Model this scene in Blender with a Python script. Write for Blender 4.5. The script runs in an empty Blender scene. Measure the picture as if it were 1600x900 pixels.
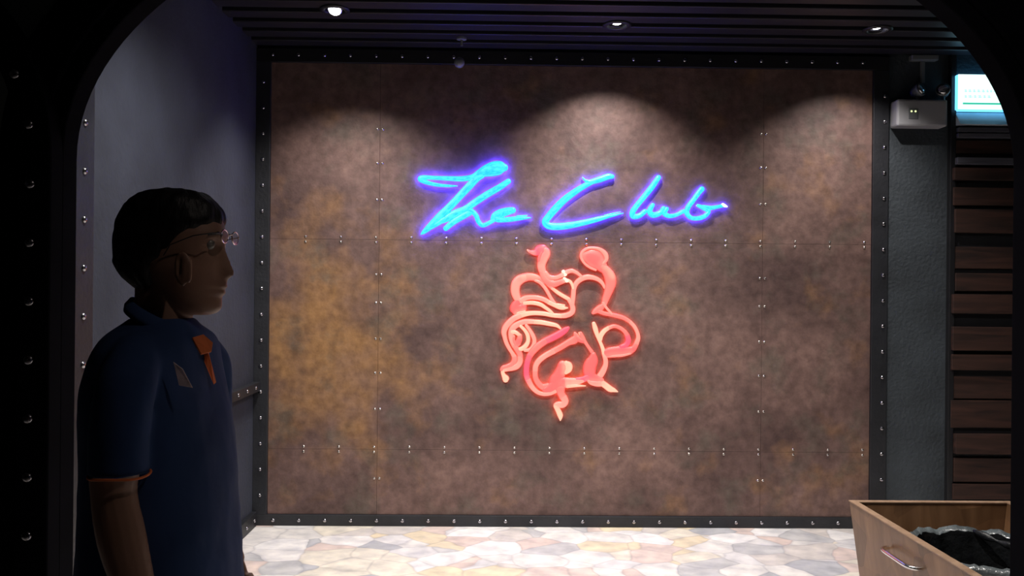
import bpy, bmesh, math, random
from mathutils import Vector, Matrix, noise
random.seed(7)
C = bpy.context.scene
COL = C.collection
# ------------------------------------------------------------------ camera
F = 1300.0
YAW = math.radians(0.88); ROLL = math.radians(0.55)
CAM = Vector((0, 0, 1.5))
fw = Vector((math.sin(YAW), math.cos(YAW), 0))
r0 = Vector((math.cos(YAW), -math.sin(YAW), 0)); u0 = Vector((0, 0, 1))
rt = r0*math.cos(ROLL) + u0*math.sin(ROLL)
up = u0*math.cos(ROLL) - r0*math.sin(ROLL)
cd = bpy.data.cameras.new('camera'); cam = bpy.data.objects.new('camera', cd); COL.objects.link(cam)
cd.sensor_width = 36; cd.lens = 36*F/1600; cd.clip_start = 0.05
m = Matrix((rt, up, -fw)).transposed().to_4x4(); m.translation = CAM
cam.matrix_world = m
C.camera = cam
def at(px, py, Y):
    d = fw + rt*((px-800)/F) - up*((py-450)/F)
    return CAM + d*(Y/d.y)
def at_z(px, py, z):
    d = fw + rt*((px-800)/F) - up*((py-450)/F)
    return CAM + d*((z-1.5)/d.z)
# ------------------------------------------------------------------ world, exposure
w = bpy.data.worlds.new('world'); C.world = w; w.use_nodes = True
w.node_tree.nodes['Background'].inputs[0].default_value = (0.35, 0.4, 0.6, 1)
w.node_tree.nodes['Background'].inputs[1].default_value = 0.02
vs = C.view_settings
vs.view_transform = 'Standard'; vs.look = 'None'; vs.gamma = 1; vs.use_curve_mapping = False
vs.exposure = 0.15
SPOT = dict(power=[150, 130, 75], size=math.radians(103), blend=1.0, aim=0.24)
FILL_ROW = [(-.75, 3.05, 165), (.75, 2.9, 195), (2.2, 3.1, 45)]      # added row of fill downlights, unseen above the view: x, y, power
FRONT_FILL_POWER = 13  # power of the added hall lamp
# ------------------------------------------------------------------ materials
def new_mat(name):
    mt = bpy.data.materials.new(name); mt.use_nodes = True
    nt = mt.node_tree
    return mt, nt, nt.nodes['Principled BSDF']
def mat(name, col, rough=0.6, metal=0.0, var=0.0, scale=8.0, bump=0.0, bscale=60.0, spec=0.5, stretch=(1, 1, 1), col2=None):
    mt, nt, b = new_mat(name)
    b.inputs['Roughness'].default_value = rough; b.inputs['Metallic'].default_value = metal
    b.inputs['Specular IOR Level'].default_value = spec
    b.inputs['Base Color'].default_value = (*col, 1)
    tc = nt.nodes.new('ShaderNodeTexCoord'); mp = nt.nodes.new('ShaderNodeMapping')
    mp.inputs['Scale'].default_value = stretch
    nt.links.new(tc.outputs['Object'], mp.inputs['Vector'])
    if var > 0 or col2:
        n = nt.nodes.new('ShaderNodeTexNoise'); n.inputs['Scale'].default_value = scale; n.inputs['Detail'].default_value = 6
        r = nt.nodes.new('ShaderNodeValToRGB')
        c2 = col2 or tuple(c*(1+var) for c in col)
        c1 = col if col2 else tuple(c*(1-var) for c in col)
        r.color_ramp.elements[0].color = (*c1, 1); r.color_ramp.elements[1].color = (*c2, 1)
        r.color_ramp.elements[0].position = .3; r.color_ramp.elements[1].position = .7
        nt.links.new(mp.outputs[0], n.inputs['Vector']); nt.links.new(n.outputs['Fac'], r.inputs[0])
        nt.links.new(r.outputs[0], b.inputs['Base Color'])
    if bump > 0:
        n2 = nt.nodes.new('ShaderNodeTexNoise'); n2.inputs['Scale'].default_value = bscale; n2.inputs['Detail'].default_value = 4
        bp = nt.nodes.new('ShaderNodeBump'); bp.inputs['Strength'].default_value = bump; bp.inputs['Distance'].default_value = 0.01
        nt.links.new(mp.outputs[0], n2.inputs['Vector']); nt.links.new(n2.outputs['Fac'], bp.inputs['Height'])
        nt.links.new(bp.outputs[0], b.inputs['Normal'])
    return mt
def emit(name, col, strength):
    mt, nt, b = new_mat(name)
    b.inputs['Base Color'].default_value = (*[c*.3 for c in col], 1)
    b.inputs['Emission Color'].default_value = (*col, 1); b.inputs['Emission Strength'].default_value = strength
    b.inputs['Roughness'].default_value = .4
    return mt
def plate_mat(name):
    """oxidised copper sheet: brown with gold, violet and green-grey blotches"""
    mt, nt, b = new_mat(name)
    N = nt.nodes; L = nt.links
    b.inputs['Roughness'].default_value = .55; b.inputs['Metallic'].default_value = 0.0
    b.inputs['Specular IOR Level'].default_value = .35
    g = N.new('ShaderNodeNewGeometry'); mp = N.new('ShaderNodeMapping'); mp.inputs['Location'].default_value = (0, 0, 0)
    L.new(g.outputs['Position'], mp.inputs['Vector'])
    def nz(scale, detail, lo, hi, c0, c1, off=0):
        mp2 = N.new('ShaderNodeMapping'); mp2.inputs['Location'].default_value = (off, off, off); L.new(mp.outputs[0], mp2.inputs['Vector'])
        n = N.new('ShaderNodeTexNoise'); n.inputs['Scale'].default_value = scale; n.inputs['Detail'].default_value = detail; n.inputs['Roughness'].default_value = .6
        r = N.new('ShaderNodeValToRGB'); e = r.color_ramp.elements
        e[0].position = lo; e[1].position = hi; e[0].color = (*c0, 1); e[1].color = (*c1, 1)
        L.new(mp2.outputs[0], n.inputs['Vector']); L.new(n.outputs['Fac'], r.inputs[0]); return r
    base = nz(2.0, 8, .32, .68, (.078, .046, .042), (.20, .122, .104))
    gn = N.new('ShaderNodeTexNoise'); gn.inputs['Scale'].default_value = 4.5; gn.inputs['Detail'].default_value = 7; L.new(mp.outputs[0], gn.inputs['Vector'])
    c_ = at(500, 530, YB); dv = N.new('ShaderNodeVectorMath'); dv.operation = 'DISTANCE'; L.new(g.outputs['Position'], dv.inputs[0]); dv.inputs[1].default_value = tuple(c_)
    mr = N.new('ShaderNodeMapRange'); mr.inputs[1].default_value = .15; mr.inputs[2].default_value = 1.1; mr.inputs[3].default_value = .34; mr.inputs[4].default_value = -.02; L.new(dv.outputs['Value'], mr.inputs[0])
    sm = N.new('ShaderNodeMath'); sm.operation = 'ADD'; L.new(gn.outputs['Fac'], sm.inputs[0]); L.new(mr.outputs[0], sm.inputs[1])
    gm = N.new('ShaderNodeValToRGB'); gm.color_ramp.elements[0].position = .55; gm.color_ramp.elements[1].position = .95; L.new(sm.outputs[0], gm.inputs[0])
    gr = nz(4.2, 6, .52, .68, (0, 0, 0), (.65, .65, .65), 11)
    fine = nz(18, 8, .3, .72, (.68, .66, .66), (1.28, 1.28, 1.28), 3)
    def mix(fac, a, bcol, mode='MIX'):
        x = N.new('ShaderNodeMix'); x.data_type = 'RGBA'; x.blend_type = mode
        if isinstance(fac, float): x.inputs[0].default_value = fac
        else: L.new(fac, x.inputs[0])
        L.new(a, x.inputs[6])
        if isinstance(bcol, tuple): x.inputs[7].default_value = (*bcol, 1)
        else: L.new(bcol, x.inputs[7])
        return x.outputs[2]
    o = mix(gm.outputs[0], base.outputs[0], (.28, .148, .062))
    o = mix(gr.outputs[0], o, (.105, .088, .070))
    o = mix(1.0, o, fine.outputs[0], 'MULTIPLY')
    L.new(o, b.inputs['Base Color'])
    bp = N.new('ShaderNodeBump'); bp.inputs['Strength'].default_value = .25; bp.inputs['Distance'].default_value = .01
    L.new(fine.outputs[0], bp.inputs['Height']); L.new(bp.outputs[0], b.inputs['Normal'])
    return mt
def stone_mat():
    mt, nt, b = new_mat('crazy_paving'); N = nt.nodes; L = nt.links
    g = N.new('ShaderNodeNewGeometry'); mp = N.new('ShaderNodeMapping')
    mp.inputs['Scale'].default_value = (1, 1.15, 1); mp.inputs['Rotation'].default_value = (0, 0, .35)
    L.new(g.outputs['Position'], mp.inputs['Vector'])
    wn = N.new('ShaderNodeTexNoise'); wn.inputs['Scale'].default_value = 3; L.new(mp.outputs[0], wn.inputs['Vector'])
    ad = N.new('ShaderNodeMix'); ad.data_type = 'RGBA'; ad.inputs[0].default_value = .12
    L.new(mp.outputs[0], ad.inputs[6]); L.new(wn.outputs['Color'], ad.inputs[7])
    v = N.new('ShaderNodeTexVoronoi'); v.inputs['Scale'].default_value = 5.2; L.new(ad.outputs[2], v.inputs['Vector'])
    e = N.new('ShaderNodeTexVoronoi'); e.feature = 'DISTANCE_TO_EDGE'; e.inputs['Scale'].default_value = 5.2; L.new(ad.outputs[2], e.inputs['Vector'])
    r = N.new('ShaderNodeValToRGB'); r.color_ramp.interpolation = 'CONSTANT'
    cols = [(.80, .78, .74), (.58, .58, .58), (.78, .68, .50), (.86, .85, .83), (.68, .64, .60), (.74, .62, .56), (.84, .82, .79), (.50, .51, .53), (.80, .75, .64), (.74, .73, .72)]
    el = r.color_ramp.elements; el[0].color = (*cols[0], 1); el[1].position = .1; el[1].color = (*cols[1], 1)
    for i in range(2, 10):
        k = el.new(i/10); k.color = (*cols[i], 1)
    sx = N.new('ShaderNodeSeparateColor'); L.new(v.outputs['Color'], sx.inputs[0]); L.new(sx.outputs[0], r.inputs[0])
    n = N.new('ShaderNodeTexNoise'); n.inputs['Scale'].default_value = 9; n.inputs['Detail'].default_value = 7; L.new(mp.outputs[0], n.inputs['Vector'])
    nr = N.new('ShaderNodeValToRGB'); nr.color_ramp.elements[0].position = .3; nr.color_ramp.elements[1].position = .7
    nr.color_ramp.elements[0].color = (.75, .75, .77, 1); nr.color_ramp.elements[1].color = (1.15, 1.13, 1.1, 1); L.new(n.outputs['Fac'], nr.inputs[0])
    mu = N.new('ShaderNodeMix'); mu.data_type = 'RGBA'; mu.blend_type = 'MULTIPLY'; mu.inputs[0].default_value = 1
    L.new(r.outputs[0], mu.inputs[6]); L.new(nr.outputs[0], mu.inputs[7])
    er = N.new('ShaderNodeValToRGB'); er.color_ramp.elements[0].position = .0; er.color_ramp.elements[1].position = .05
    er.color_ramp.elements[0].color = (.8, .8, .82, 1); er.color_ramp.elements[1].color = (1, 1, 1, 1); L.new(e.outputs['Distance'], er.inputs[0])
    mu2 = N.new('ShaderNodeMix'); mu2.data_type = 'RGBA'; mu2.blend_type = 'MULTIPLY'; mu2.inputs[0].default_value = 1
    L.new(mu.outputs[2], mu2.inputs[6]); L.new(er.outputs[0], mu2.inputs[7])
    L.new(mu2.outputs[2], b.inputs['Base Color']); b.inputs['Roughness'].default_value = .6
    bp = N.new('ShaderNodeBump'); bp.inputs['Strength'].default_value = .35; bp.inputs['Distance'].default_value = .01
    L.new(n.outputs['Fac'], bp.inputs['Height']); L.new(bp.outputs[0], b.inputs['Normal'])
    return mt
def wood_mat(name, c1, c2, axis=(1, 1, 1), rough=.5, planks=0):
    mt, nt, b = new_mat(name); N = nt.nodes; L = nt.links
    tc = N.new('ShaderNodeTexCoord'); mp = N.new('ShaderNodeMapping'); mp.inputs['Scale'].default_value = axis
    L.new(tc.outputs['Object'], mp.inputs['Vector'])
    n = N.new('ShaderNodeTexNoise'); n.inputs['Scale'].default_value = 4; n.inputs['Detail'].default_value = 8; n.inputs['Distortion'].default_value = .8
    L.new(mp.outputs[0], n.inputs['Vector'])
    r = N.new('ShaderNodeValToRGB'); r.color_ramp.elements[0].position = .3; r.color_ramp.elements[1].position = .7
    r.color_ramp.elements[0].color = (*c1, 1); r.color_ramp.elements[1].color = (*c2, 1); L.new(n.outputs['Fac'], r.inputs[0])
    out = r.outputs[0]
    if planks:
        v = N.new('ShaderNodeTexVoronoi'); v.inputs['Scale'].default_value = planks; L.new(tc.outputs['Object'], v.inputs['Vector'])
        s = N.new('ShaderNodeSeparateColor'); L.new(v.outputs['Color'], s.inputs[0])
        q = N.new('ShaderNodeMapRange'); q.inputs[3].default_value = .72; q.inputs[4].default_value = 1.2; L.new(s.outputs[0], q.inputs[0])
        mu = N.new('ShaderNodeVectorMath'); mu.operation = 'SCALE'; L.new(out, mu.inputs[0]); L.new(q.outputs[0], mu.inputs['Scale']); out = mu.outputs[0]
    L.new(out, b.inputs['Base Color']); b.inputs['Roughness'].default_value = rough
    return mt
M = {}
M['black'] = mat('black_steel', (.012, .012, .014), .45, 0, .2, 6, .15, 40)
M['strip'] = mat('dark_riveted_steel', (.015, .016, .020), .5, 0, .25, 8, .2, 50)
M['rib'] = mat('painted_rib_steel', (.004, .004, .006), .8, 0, .2, 8, spec=.02)
M['rivet'] = mat('worn_rivet_metal', (.62, .58, .54), .25, 1.0, .1, 30)
M['rivet_dark'] = mat('dull_rivet_metal', (.4, .39, .42), .22, 1.0, .1, 30)
M['wall_blue'] = mat('blue_grey_plaster', (.029, .034, .052), .8, 0, .25, 3, .35, 35)
M['wall_grey'] = mat('grey_hammered_plaster', (.038, .047, .056), .7, 0, .3, 4, .6, 45)
M['ceil'] = mat('dark_ceiling', (.012, .012, .016), .6)
M['slat'] = mat('dark_metal_slat', (.017, .016, .022), .4, 0, .25, 3, .05, 40, stretch=(.5, 3, 3))
M['hall'] = mat('dark_hall_paint', (.03, .035, .035), .7, 0, .2, 3)
M['arcade'] = mat('green_grey_arcade_paint', (.11, .13, .13), .8, 0, .2, 3, spec=.1)
M['stone'] = stone_mat()
M['white'] = mat('off_white_plastic', (.36, .36, .38), .4, 0, .05, 5)
M['grey_pl'] = mat('grey_plastic', (.16, .17, .18), .35, 0, .1, 5)
M['chrome'] = mat('brushed_chrome', (.85, .85, .86), .18, 1.0, .03, 20)
M['led'] = emit('cool_white_lamp', (.95, .97, 1.0), 30)
M['led_dim'] = emit('green_indicator_light', (.85, 1.0, .45), 1.2)
M['sign_face'] = emit('lit_white_sign_face', (.66, 1.0, .96), 1.5)
M['sign_side'] = emit('lit_blue_sign_edge', (.12, .50, .9), 2.0)
M['sign_green'] = emit('green_sign_print', (.03, .50, .32), 1.0)
M['sign_grey'] = emit('grey_green_sign_print', (.34, .80, .70), 1.0)
M['wood'] = wood_mat('red_brown_laminate', (.17, .082, .036), (.33, .175, .085), (3, 3, .7), .4, planks=7)
M['wood_edge'] = wood_mat('pale_laminate_edge', (.34, .21, .13), (.50, .33, .22), (6, 6, 6), .35)
M['plank'] = wood_mat('dark_reclaimed_wood', (.016, .007, .005), (.060, .024, .016), (.6, 6, 6), .7)
M['plank_grey'] = wood_mat('grey_reclaimed_wood', (.05, .05, .06), (.12, .12, .15), (.6, 6, 6), .5)  # upper planks, greyed for light falling from the exit sign
M['cuff'] = mat('crumpled_thin_plastic', (.10, .115, .12), .25, 0, .5, 14, 1.0, 22, spec=.9)  # bag rim: its lit look is put into the grey
M['pale'] = mat('pale_glossy_board', (.5, .55, .6), .25, 0, .2, 5)  # top plank: exit sign light put into the pale colour
M['bag'] = mat('thin_black_plastic_bag', (.006, .007, .008), .4, 0, .2, 12, .6, 28, spec=.4)  # same bag, shade of the inside put into the colour
M['skin'] = mat('skin', (.30, .165, .115), .5, 0, .12, 12, .05, 150)
M['hair'] = mat('black_hair', (.008, .007, .008), .5, 0, .3, 60, .3, 120, spec=.3, stretch=(1, 1, .3))
M['navy'] = mat('navy_knit_cotton', (.028, .056, .15), .85, 0, .15, 6, .35, 9, spec=.2)
M['orange'] = mat('orange_knit', (.85, .20, .06), .8, 0, .1, 30, .1, 200)
M['trousers'] = mat('dark_trouser_cloth', (.012, .013, .018), .9, 0, .15, 10)
M['leather'] = mat('black_shoe_leather', (.012, .012, .012), .35, 0, .1, 10)
M['patch'] = mat('pale_shirt_badge', (.85, .66, .70), .7, 0, .3, 60)
M['frame'] = mat('glasses_metal', (.75, .6, .6), .2, 1.0, .02, 20)
gl, gnt, gb = new_mat('lens_glass'); gb.inputs['Transmission Weight'].default_value = 1; gb.inputs['Roughness'].default_value = .02; gb.inputs['IOR'].default_value = 1.1; M['glass'] = gl
M['eye'] = mat('eye_white', (.22, .2, .18), .2, 0, .05, 20)
M['lips'] = mat('lips', (.30, .12, .10), .45)
M['cyan'] = emit('cyan_lit_acrylic', (.02, .66, 1.0), 1.0)
_nt = M['cyan'].node_tree; _n = _nt.nodes.new('ShaderNodeTexNoise'); _n.inputs['Scale'].default_value = 14
_r = _nt.nodes.new('ShaderNodeValToRGB'); _r.color_ramp.elements[0].position = .38; _r.color_ramp.elements[1].position = .62
_r.color_ramp.elements[0].color = (.02, .52, 1, 1); _r.color_ramp.elements[1].color = (.07, .86, 1, 1)
_nt.links.new(_n.outputs['Fac'], _r.inputs[0]); _nt.links.new(_r.outputs[0], _nt.nodes['Principled BSDF'].inputs['Emission Color'])
M['cyan_hi'] = emit('pale_cyan_lit_acrylic', (.10, .80, 1.0), 1.0)
M['tip'] = emit('near_white_lit_tip', (.8, .9, 1.0), 1.4)
M['blue_edge'] = emit('deep_blue_lit_rim', (.02, .34, 1.0), 1.2)
M['blue_back'] = emit('deep_blue_back_light', (.05, .03, 1.0), 80.0)  # glow added behind the letters to cast the blue halo
M['n_red'] = emit('red_lit_acrylic', (.95, .10, .11), 1.0)
M['n_pink'] = emit('pink_lit_acrylic', (.86, .07, .14), 1.0)
M['n_coral'] = emit('coral_lit_acrylic', (.97, .20, .17), 1.0)
M['n_salmon'] = emit('salmon_lit_acrylic', (.97, .33, .26), 1.0)
M['n_peach'] = emit('peach_lit_acrylic', (.97, .54, .36), 1.0)
M['n_white'] = emit('cream_lit_acrylic', (1.0, .93, .72), 1.2)
def attr_emit(name, strength):
    mt, nt, b = new_mat(name); a = nt.nodes.new('ShaderNodeAttribute'); a.attribute_name = 'glow_colour'
    nt.links.new(a.outputs['Color'], b.inputs['Emission Color']); b.inputs['Emission Strength'].default_value = strength
    b.inputs['Base Color'].default_value = (.25, .05, .04, 1); b.inputs['Roughness'].default_value = .4
    return mt
M['glow'] = attr_emit('lit_acrylic_of_mixed_reds', 1.0)
M['red_back'] = emit('red_back_light', (1.0, .10, .05), 6)  # glow added behind the emblem for a slight red halo
# ------------------------------------------------------------------ helpers
def obj(name, bm, material, parent=None, smooth=False, bevel=0.0, mats=None):
    me = bpy.data.meshes.new(name); bm.normal_update(); bm.to_mesh(me); bm.free()
    for mm in (mats or [material]): me.materials.append(mm)
    if smooth:
        for p in me.polygons: p.use_smooth = True
    o = bpy.data.objects.new(name, me); COL.objects.link(o)
    if parent: o.parent = parent
    if bevel:
        b = o.modifiers.new('bevel', 'BEVEL'); b.width = bevel; b.segments = 2; b.limit_method = 'ANGLE'
    return o
def thing(name, label, cat, loc=(0, 0, 0), group=None):
    o = bpy.data.objects.new(name, None); COL.objects.link(o); o.location = loc; o.empty_display_size = .1
    o['label'] = label; o['category'] = cat
    if group: o['group'] = group
    return o
def struct(o, label=None):
    o['kind'] = 'structure'
    if label: o['label'] = label
    return o
def box(bm, a, b):
    a = Vector(a); b = Vector(b)
    r = bmesh.ops.create_cube(bm, size=1)
    for v in r['verts']:
        v.co = Vector(((a.x+b.x)/2+v.co.x*(b.x-a.x), (a.y+b.y)/2+v.co.y*(b.y-a.y), (a.z+b.z)/2+v.co.z*(b.z-a.z)))
    return r['verts']
def boxo(name, a, b, material, parent=None, bevel=0.0, off=None):
    bm = bmesh.new(); vv = box(bm, a, b)
    if off:
        for v in bm.verts: v.co -= Vector(off)
    return obj(name, bm, material, parent, bevel=bevel)
def rings(bm, rr, cap=True):
    """loft closed rings of equal length"""
    vs_ = [[bm.verts.new(p) for p in r] for r in rr]
    n = len(rr[0])
    for a, b in zip(vs_, vs_[1:]):
        for i in range(n):
            try: bm.faces.new((a[i], a[(i+1) % n], b[(i+1) % n], b[i]))
            except ValueError: pass
    if cap:
        bm.faces.new(vs_[0][::-1]); bm.faces.new(vs_[-1])
    return vs_
def tube(bm, pts, rad, n=14, flat=1.0):
    pts = [Vector(p) for p in pts]; rr = []
    t0 = None; nrm = None
    for i, p in enumerate(pts):
        t = (pts[min(i+1, len(pts)-1)]-pts[max(i-1, 0)]).normalized()
        if nrm is None:
            nrm = t.cross(Vector((0, 1, 0)))
            if nrm.length < .1: nrm = t.cross(Vector((1, 0, 0)))
            nrm.normalize()
        else:
            nrm = (nrm - t*nrm.dot(t)).normalized()
        bn = t.cross(nrm); r = rad[i] if hasattr(rad, '__len__') else rad
        rr.append([p + nrm*math.cos(2*math.pi*k/n)*r + bn*math.sin(2*math.pi*k/n)*r*flat for k in range(n)])
    rings(bm, rr)
def lathe(bm, prof, c, axis='z', n=32, cap=True):
    rr = []
    for r, h in prof:
        ring = []
        for k in range(n):
            a = 2*math.pi*k/n; x, y = math.cos(a)*r, math.sin(a)*r
            ring.append(Vector(c)+(Vector((x, y, h)) if axis == 'z' else Vector((x, -h, y)) if axis == 'y' else Vector((h, x, y))))
        rr.append(ring)
    rings(bm, rr, cap)
def catmull(pts, step=8):
    out = []
    P = [Vector(p) for p in pts]
    P = [P[0]*2-P[1]] + P + [P[-1]*2-P[-2]]
    for i in range(1, len(P)-2):
        for k in range(step):
            t = k/step; a, b, c, d = P[i-1], P[i], P[i+1], P[i+2]
            out.append(.5*((2*b)+(c-a)*t+(2*a-5*b+4*c-d)*t*t+(3*b-a-3*c+d)*t**3))
    out.append(P[-2]); return out
# ------------------------------------------------------------------ setting: shell
YB = 5.25           # back wall surface
ZC = 3.0            # underside of ceiling slats
XL = -1.53          # left wall
YB = 5.25           # back wall surface
PLATE = plate_mat('oxidised_copper')
x_l = at(422, 450, YB).x; x_r = at(1359, 450, YB).x
boxo('floor', (-3.2, -1.6, -.1), (4.6, 5.5, 0), M['stone']); struct(bpy.data.objects['floor'], 'pale crazy paving stone floor')
struct(boxo('ceiling', (-3.2, -1.6, ZC+.06), (4.6, 5.5, ZC+.2), M['ceil']), 'dark slatted ceiling')
bm = bmesh.new(); y = 5.17
while y > -1.4:
    box(bm, (-3.1, y-.06, ZC), (4.5, y+.05, ZC+.06)); y -= .178
obj('slats', bm, M['slat'], bpy.data.objects['ceiling'], bevel=.006)
struct(boxo('wall_back', (-3.2, YB, 0), (4.6, YB+.15, ZC+.1), M['wall_grey']), 'grey hammered back wall beside the copper panelling')
struct(boxo('wall_left', (XL-.12, 2.95, 0), (XL, YB, ZC+.06), M['wall_blue']), 'blue grey side wall')
struct(boxo('wall_left_return', (-3.2, 2.95, 0), (XL-.12, 3.07, ZC+.06), M['hall']))
struct(boxo('wall_left_hall', (-3.3, -1.6, 0), (-3.15, 2.95, ZC+.06), M['hall']))
struct(boxo('wall_right', (4.5, -1.6, 0), (4.6, YB, ZC+.06), M['hall']))
struct(boxo('wall_front', (-3.2, -1.75, 0), (4.6, -1.6, ZC+.06), M['hall']))
# rivets
def rivet_mesh(name, r, material):
    bm = bmesh.new(); prof = [(r, 0), (r*.97, r*.22), (r*.8, r*.5), (r*.5, r*.68), (r*.18, r*.75)]
    lathe(bm, prof, (0, 0, 0), 'y', 14)
    me = bpy.data.meshes.new(name); bmesh.ops.recalc_face_normals(bm, faces=bm.faces); bm.to_mesh(me); bm.free(); me.materials.append(material)
    for p in me.polygons: p.use_smooth = True
    return me
RV = rivet_mesh('rivet', .0125, M['rivet_dark']); RP = rivet_mesh('panel_rivet', .0085, M['rivet']); RB = rivet_mesh('big_rivet', .014, M['rivet_dark'])
def rivet(me, loc, parent, rz=0):
    o = bpy.data.objects.new('rivet', me); COL.objects.link(o); o.location = loc; o.rotation_euler = (0, 0, rz); o.parent = parent
    return o
# copper plates on the back wall, 3 x 3, each a part with its own rivets
xs = [x_l, at(592, 450, YB).x, at(1190, 450, YB).x, x_r]
zs = [.07, at(800, 703, YB).z, at(800, 377, YB).z, 2.90]
pan = thing('copper_panelling', 'oxidised copper panelling of nine riveted plates covering the back wall', 'wall panelling', ((x_l+x_r)/2, YB, 0))
PO = pan.location
golds = {(0, 0): .45, (0, 1): 1.0, (0, 2): .15, (1, 0): .25, (1, 1): .15, (1, 2): 0.0, (2, 0): .1, (2, 1): .1, (2, 2): .1}
YP = YB-.012
dx = .016
def fr(a, b, step, ph=0):
    n = max(1, round((b-a)/step)); return [a+(b-a)*(k+.5)/n for k in range(n)]
for i in range(3):
    for j in range(3):
        a = Vector((xs[i]+.0006, YP, zs[j]+.0006))-PO; b = Vector((xs[i+1]-.0006, YB-.0015, zs[j+1]-.0006))-PO
        bm = bmesh.new(); box(bm, a, b)
        pl = obj('metal_plate', bm, PLATE, pan, bevel=.0008)
        # horizontal rows
        for zz, sgn in ((zs[j], 1), (zs[j+1], -1)):
            if zz in (zs[0], zs[3]): continue
            zz2 = zz+sgn*dx
            px = 475 if True else 0
            x = at(475, 703, YB).x; st = 54.6/ (F/YB)
            while x < x_r-.02:
                if xs[i]+.008 < x < xs[i+1]-.008: rivet(RP, Vector((x, YP, zz2))-PO, pl)
                x += st
        for xx, sgn in ((xs[i], 1), (xs[i+1], -1)):
            if xx in (xs[0], xs[3]): continue
            for py in (205, 258, 315, 431, 475, 531, 584, 640, 748, 797):
                z = at(800, py, YB).z
                if zs[j]+.03 < z < zs[j+1]-.03: rivet(RP, Vector((xx+sgn*dx, YP, z))-PO, pl)
# trims round the panelling
def strip(name, a, b, material, riv, label, me=None, rz=0):
    o = struct(boxo(name, a, b, material, bevel=.003), label)
    for p in riv: rivet(me or RV, p, o, rz)
    return o
YT = YB-.03
zt = 2.985
sp = .1615
def zr(z0, z1, s=sp):
    out = []; z = z0
    while z < z1: out.append(z); z += s
    return out
strip('trim_1', (XL, YT, .0), (x_r+.10, YB, .07), M['strip'], [(x, YT, .035) for x in zr(XL+.13, x_r+.05)], 'dark riveted strip at the foot of the copper panelling')
strip('trim_2', (XL, YT, 2.90), (x_r+.10, YB, zt), M['black'], [(x, YT, 2.945) for x in zr(XL+.1, x_r+.05)], 'dark riveted strip above the copper panelling')
strip('trim_3', (XL, YT, .07), (x_l, YB, 2.90), M['strip'], [(XL+.045, YT, z) for z in zr(.19, 2.85)], 'dark riveted strip left of the copper panelling')
strip('trim_4', (x_r, YT, .07), (x_r+.10, YB, 2.90), M['strip'], [(x_r+.072, YT, z) for z in zr(.15, 2.85)], 'dark riveted strip right of the copper panelling')
# left wall strips
hp = math.pi/2
strip('trim_5', (XL, 2.95, 0), (XL+.02, 3.12, ZC), M['strip'], [(XL+.02, 3.045, z) for z in zr(.15, 2.9, .176)], 'dark riveted strip at the near end of the side wall', RB, hp)
zrail = .87
strip('trim_6', (XL, 3.12, zrail-.028), (XL+.045, YT, zrail+.03), M['strip'], [(XL+.045, y, zrail+.002) for y in zr(3.25, YT-.03, .17)], 'dark riveted rail along the side wall', RV, hp)
strip('baseboard_left', (XL, 3.12, 0), (XL+.03, YT, .09), M['strip'], [(XL+.03, y, .045) for y in zr(3.25, YT-.03, .16)], 'dark riveted baseboard of the side wall', RV, hp)
# grey wall: dark edge before the planks
xg = at(1478, 450, YB).x
struct(boxo('trim_7', (xg, YB-.04, 0), (xg+.035, YB, ZC), M['black'], bevel=.003))
# ------------------------------------------------------------------ near arches
YA = 2.25
xin = at(119, 500, 2.3).x; xir = at(1580, 500, 2.3).x
ax = (xin+xir)/2; aw = (xir-xin)/2; az = 1.84; ah = .76
def arch_outline(cx, a, h, off, n=64):
    pts = [(cx-a-off, 0.0), (cx-a-off, az*.5)]
    for k in range(n+1):
        t = math.pi*k/n
        pts.append((cx-(a+off)*math.cos(t), az+(h+off)*math.sin(t)))
    pts += [(cx+a+off, az*.5), (cx+a+off, 0.0)]
    return pts
def arch_band(name, cx, a, h, w0, w1, ya, yb, material, label):
    A = arch_outline(cx, a, h, w0); B = arch_outline(cx, a, h, w1); bm = bmesh.new(); rr = []
    for (x1, z1), (x2, z2) in zip(A, B):
        rr.append([Vector((x1, ya, z1)), Vector((x2, ya, z2)), Vector((x2, yb, z2)), Vector((x1, yb, z1))])
    rings(bm, rr); bmesh.ops.recalc_face_normals(bm, faces=bm.faces)
    return struct(obj(name, bm, material, bevel=.006), label)
arch_band('trim_8', ax, aw, ah, 0, .17, 2.22, 2.30, M['rib'], 'broad black steel rib of the near archway')
arch_band('trim_9', ax, aw, ah, .045, .06, 2.205, 2.225, M['rib'], 'raised bead on the near archway rib')
xlr = at(38, 500, 2.2).x
lcx = xlr-aw
lb = arch_band('trim_10', lcx, aw, ah, 0, .085, 2.16, 2.225, M['rib'], 'riveted black steel rib of the neighbouring archway')
for z in [at(57, py, 2.2).z for py in (290, 380, 470, 560, 650, 740, 830)]:
    rivet(RB, (lcx+aw+.035, 2.16, z), lb)
for k in range(0, 8):
    t = math.pi - (math.radians(175)-.0) + k*.165
    p = (lcx+(aw+.035)*math.cos(t), az+(ah+.035)*math.sin(t)); rivet(RB, (p[0], 2.16, p[1]), lb)
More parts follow.
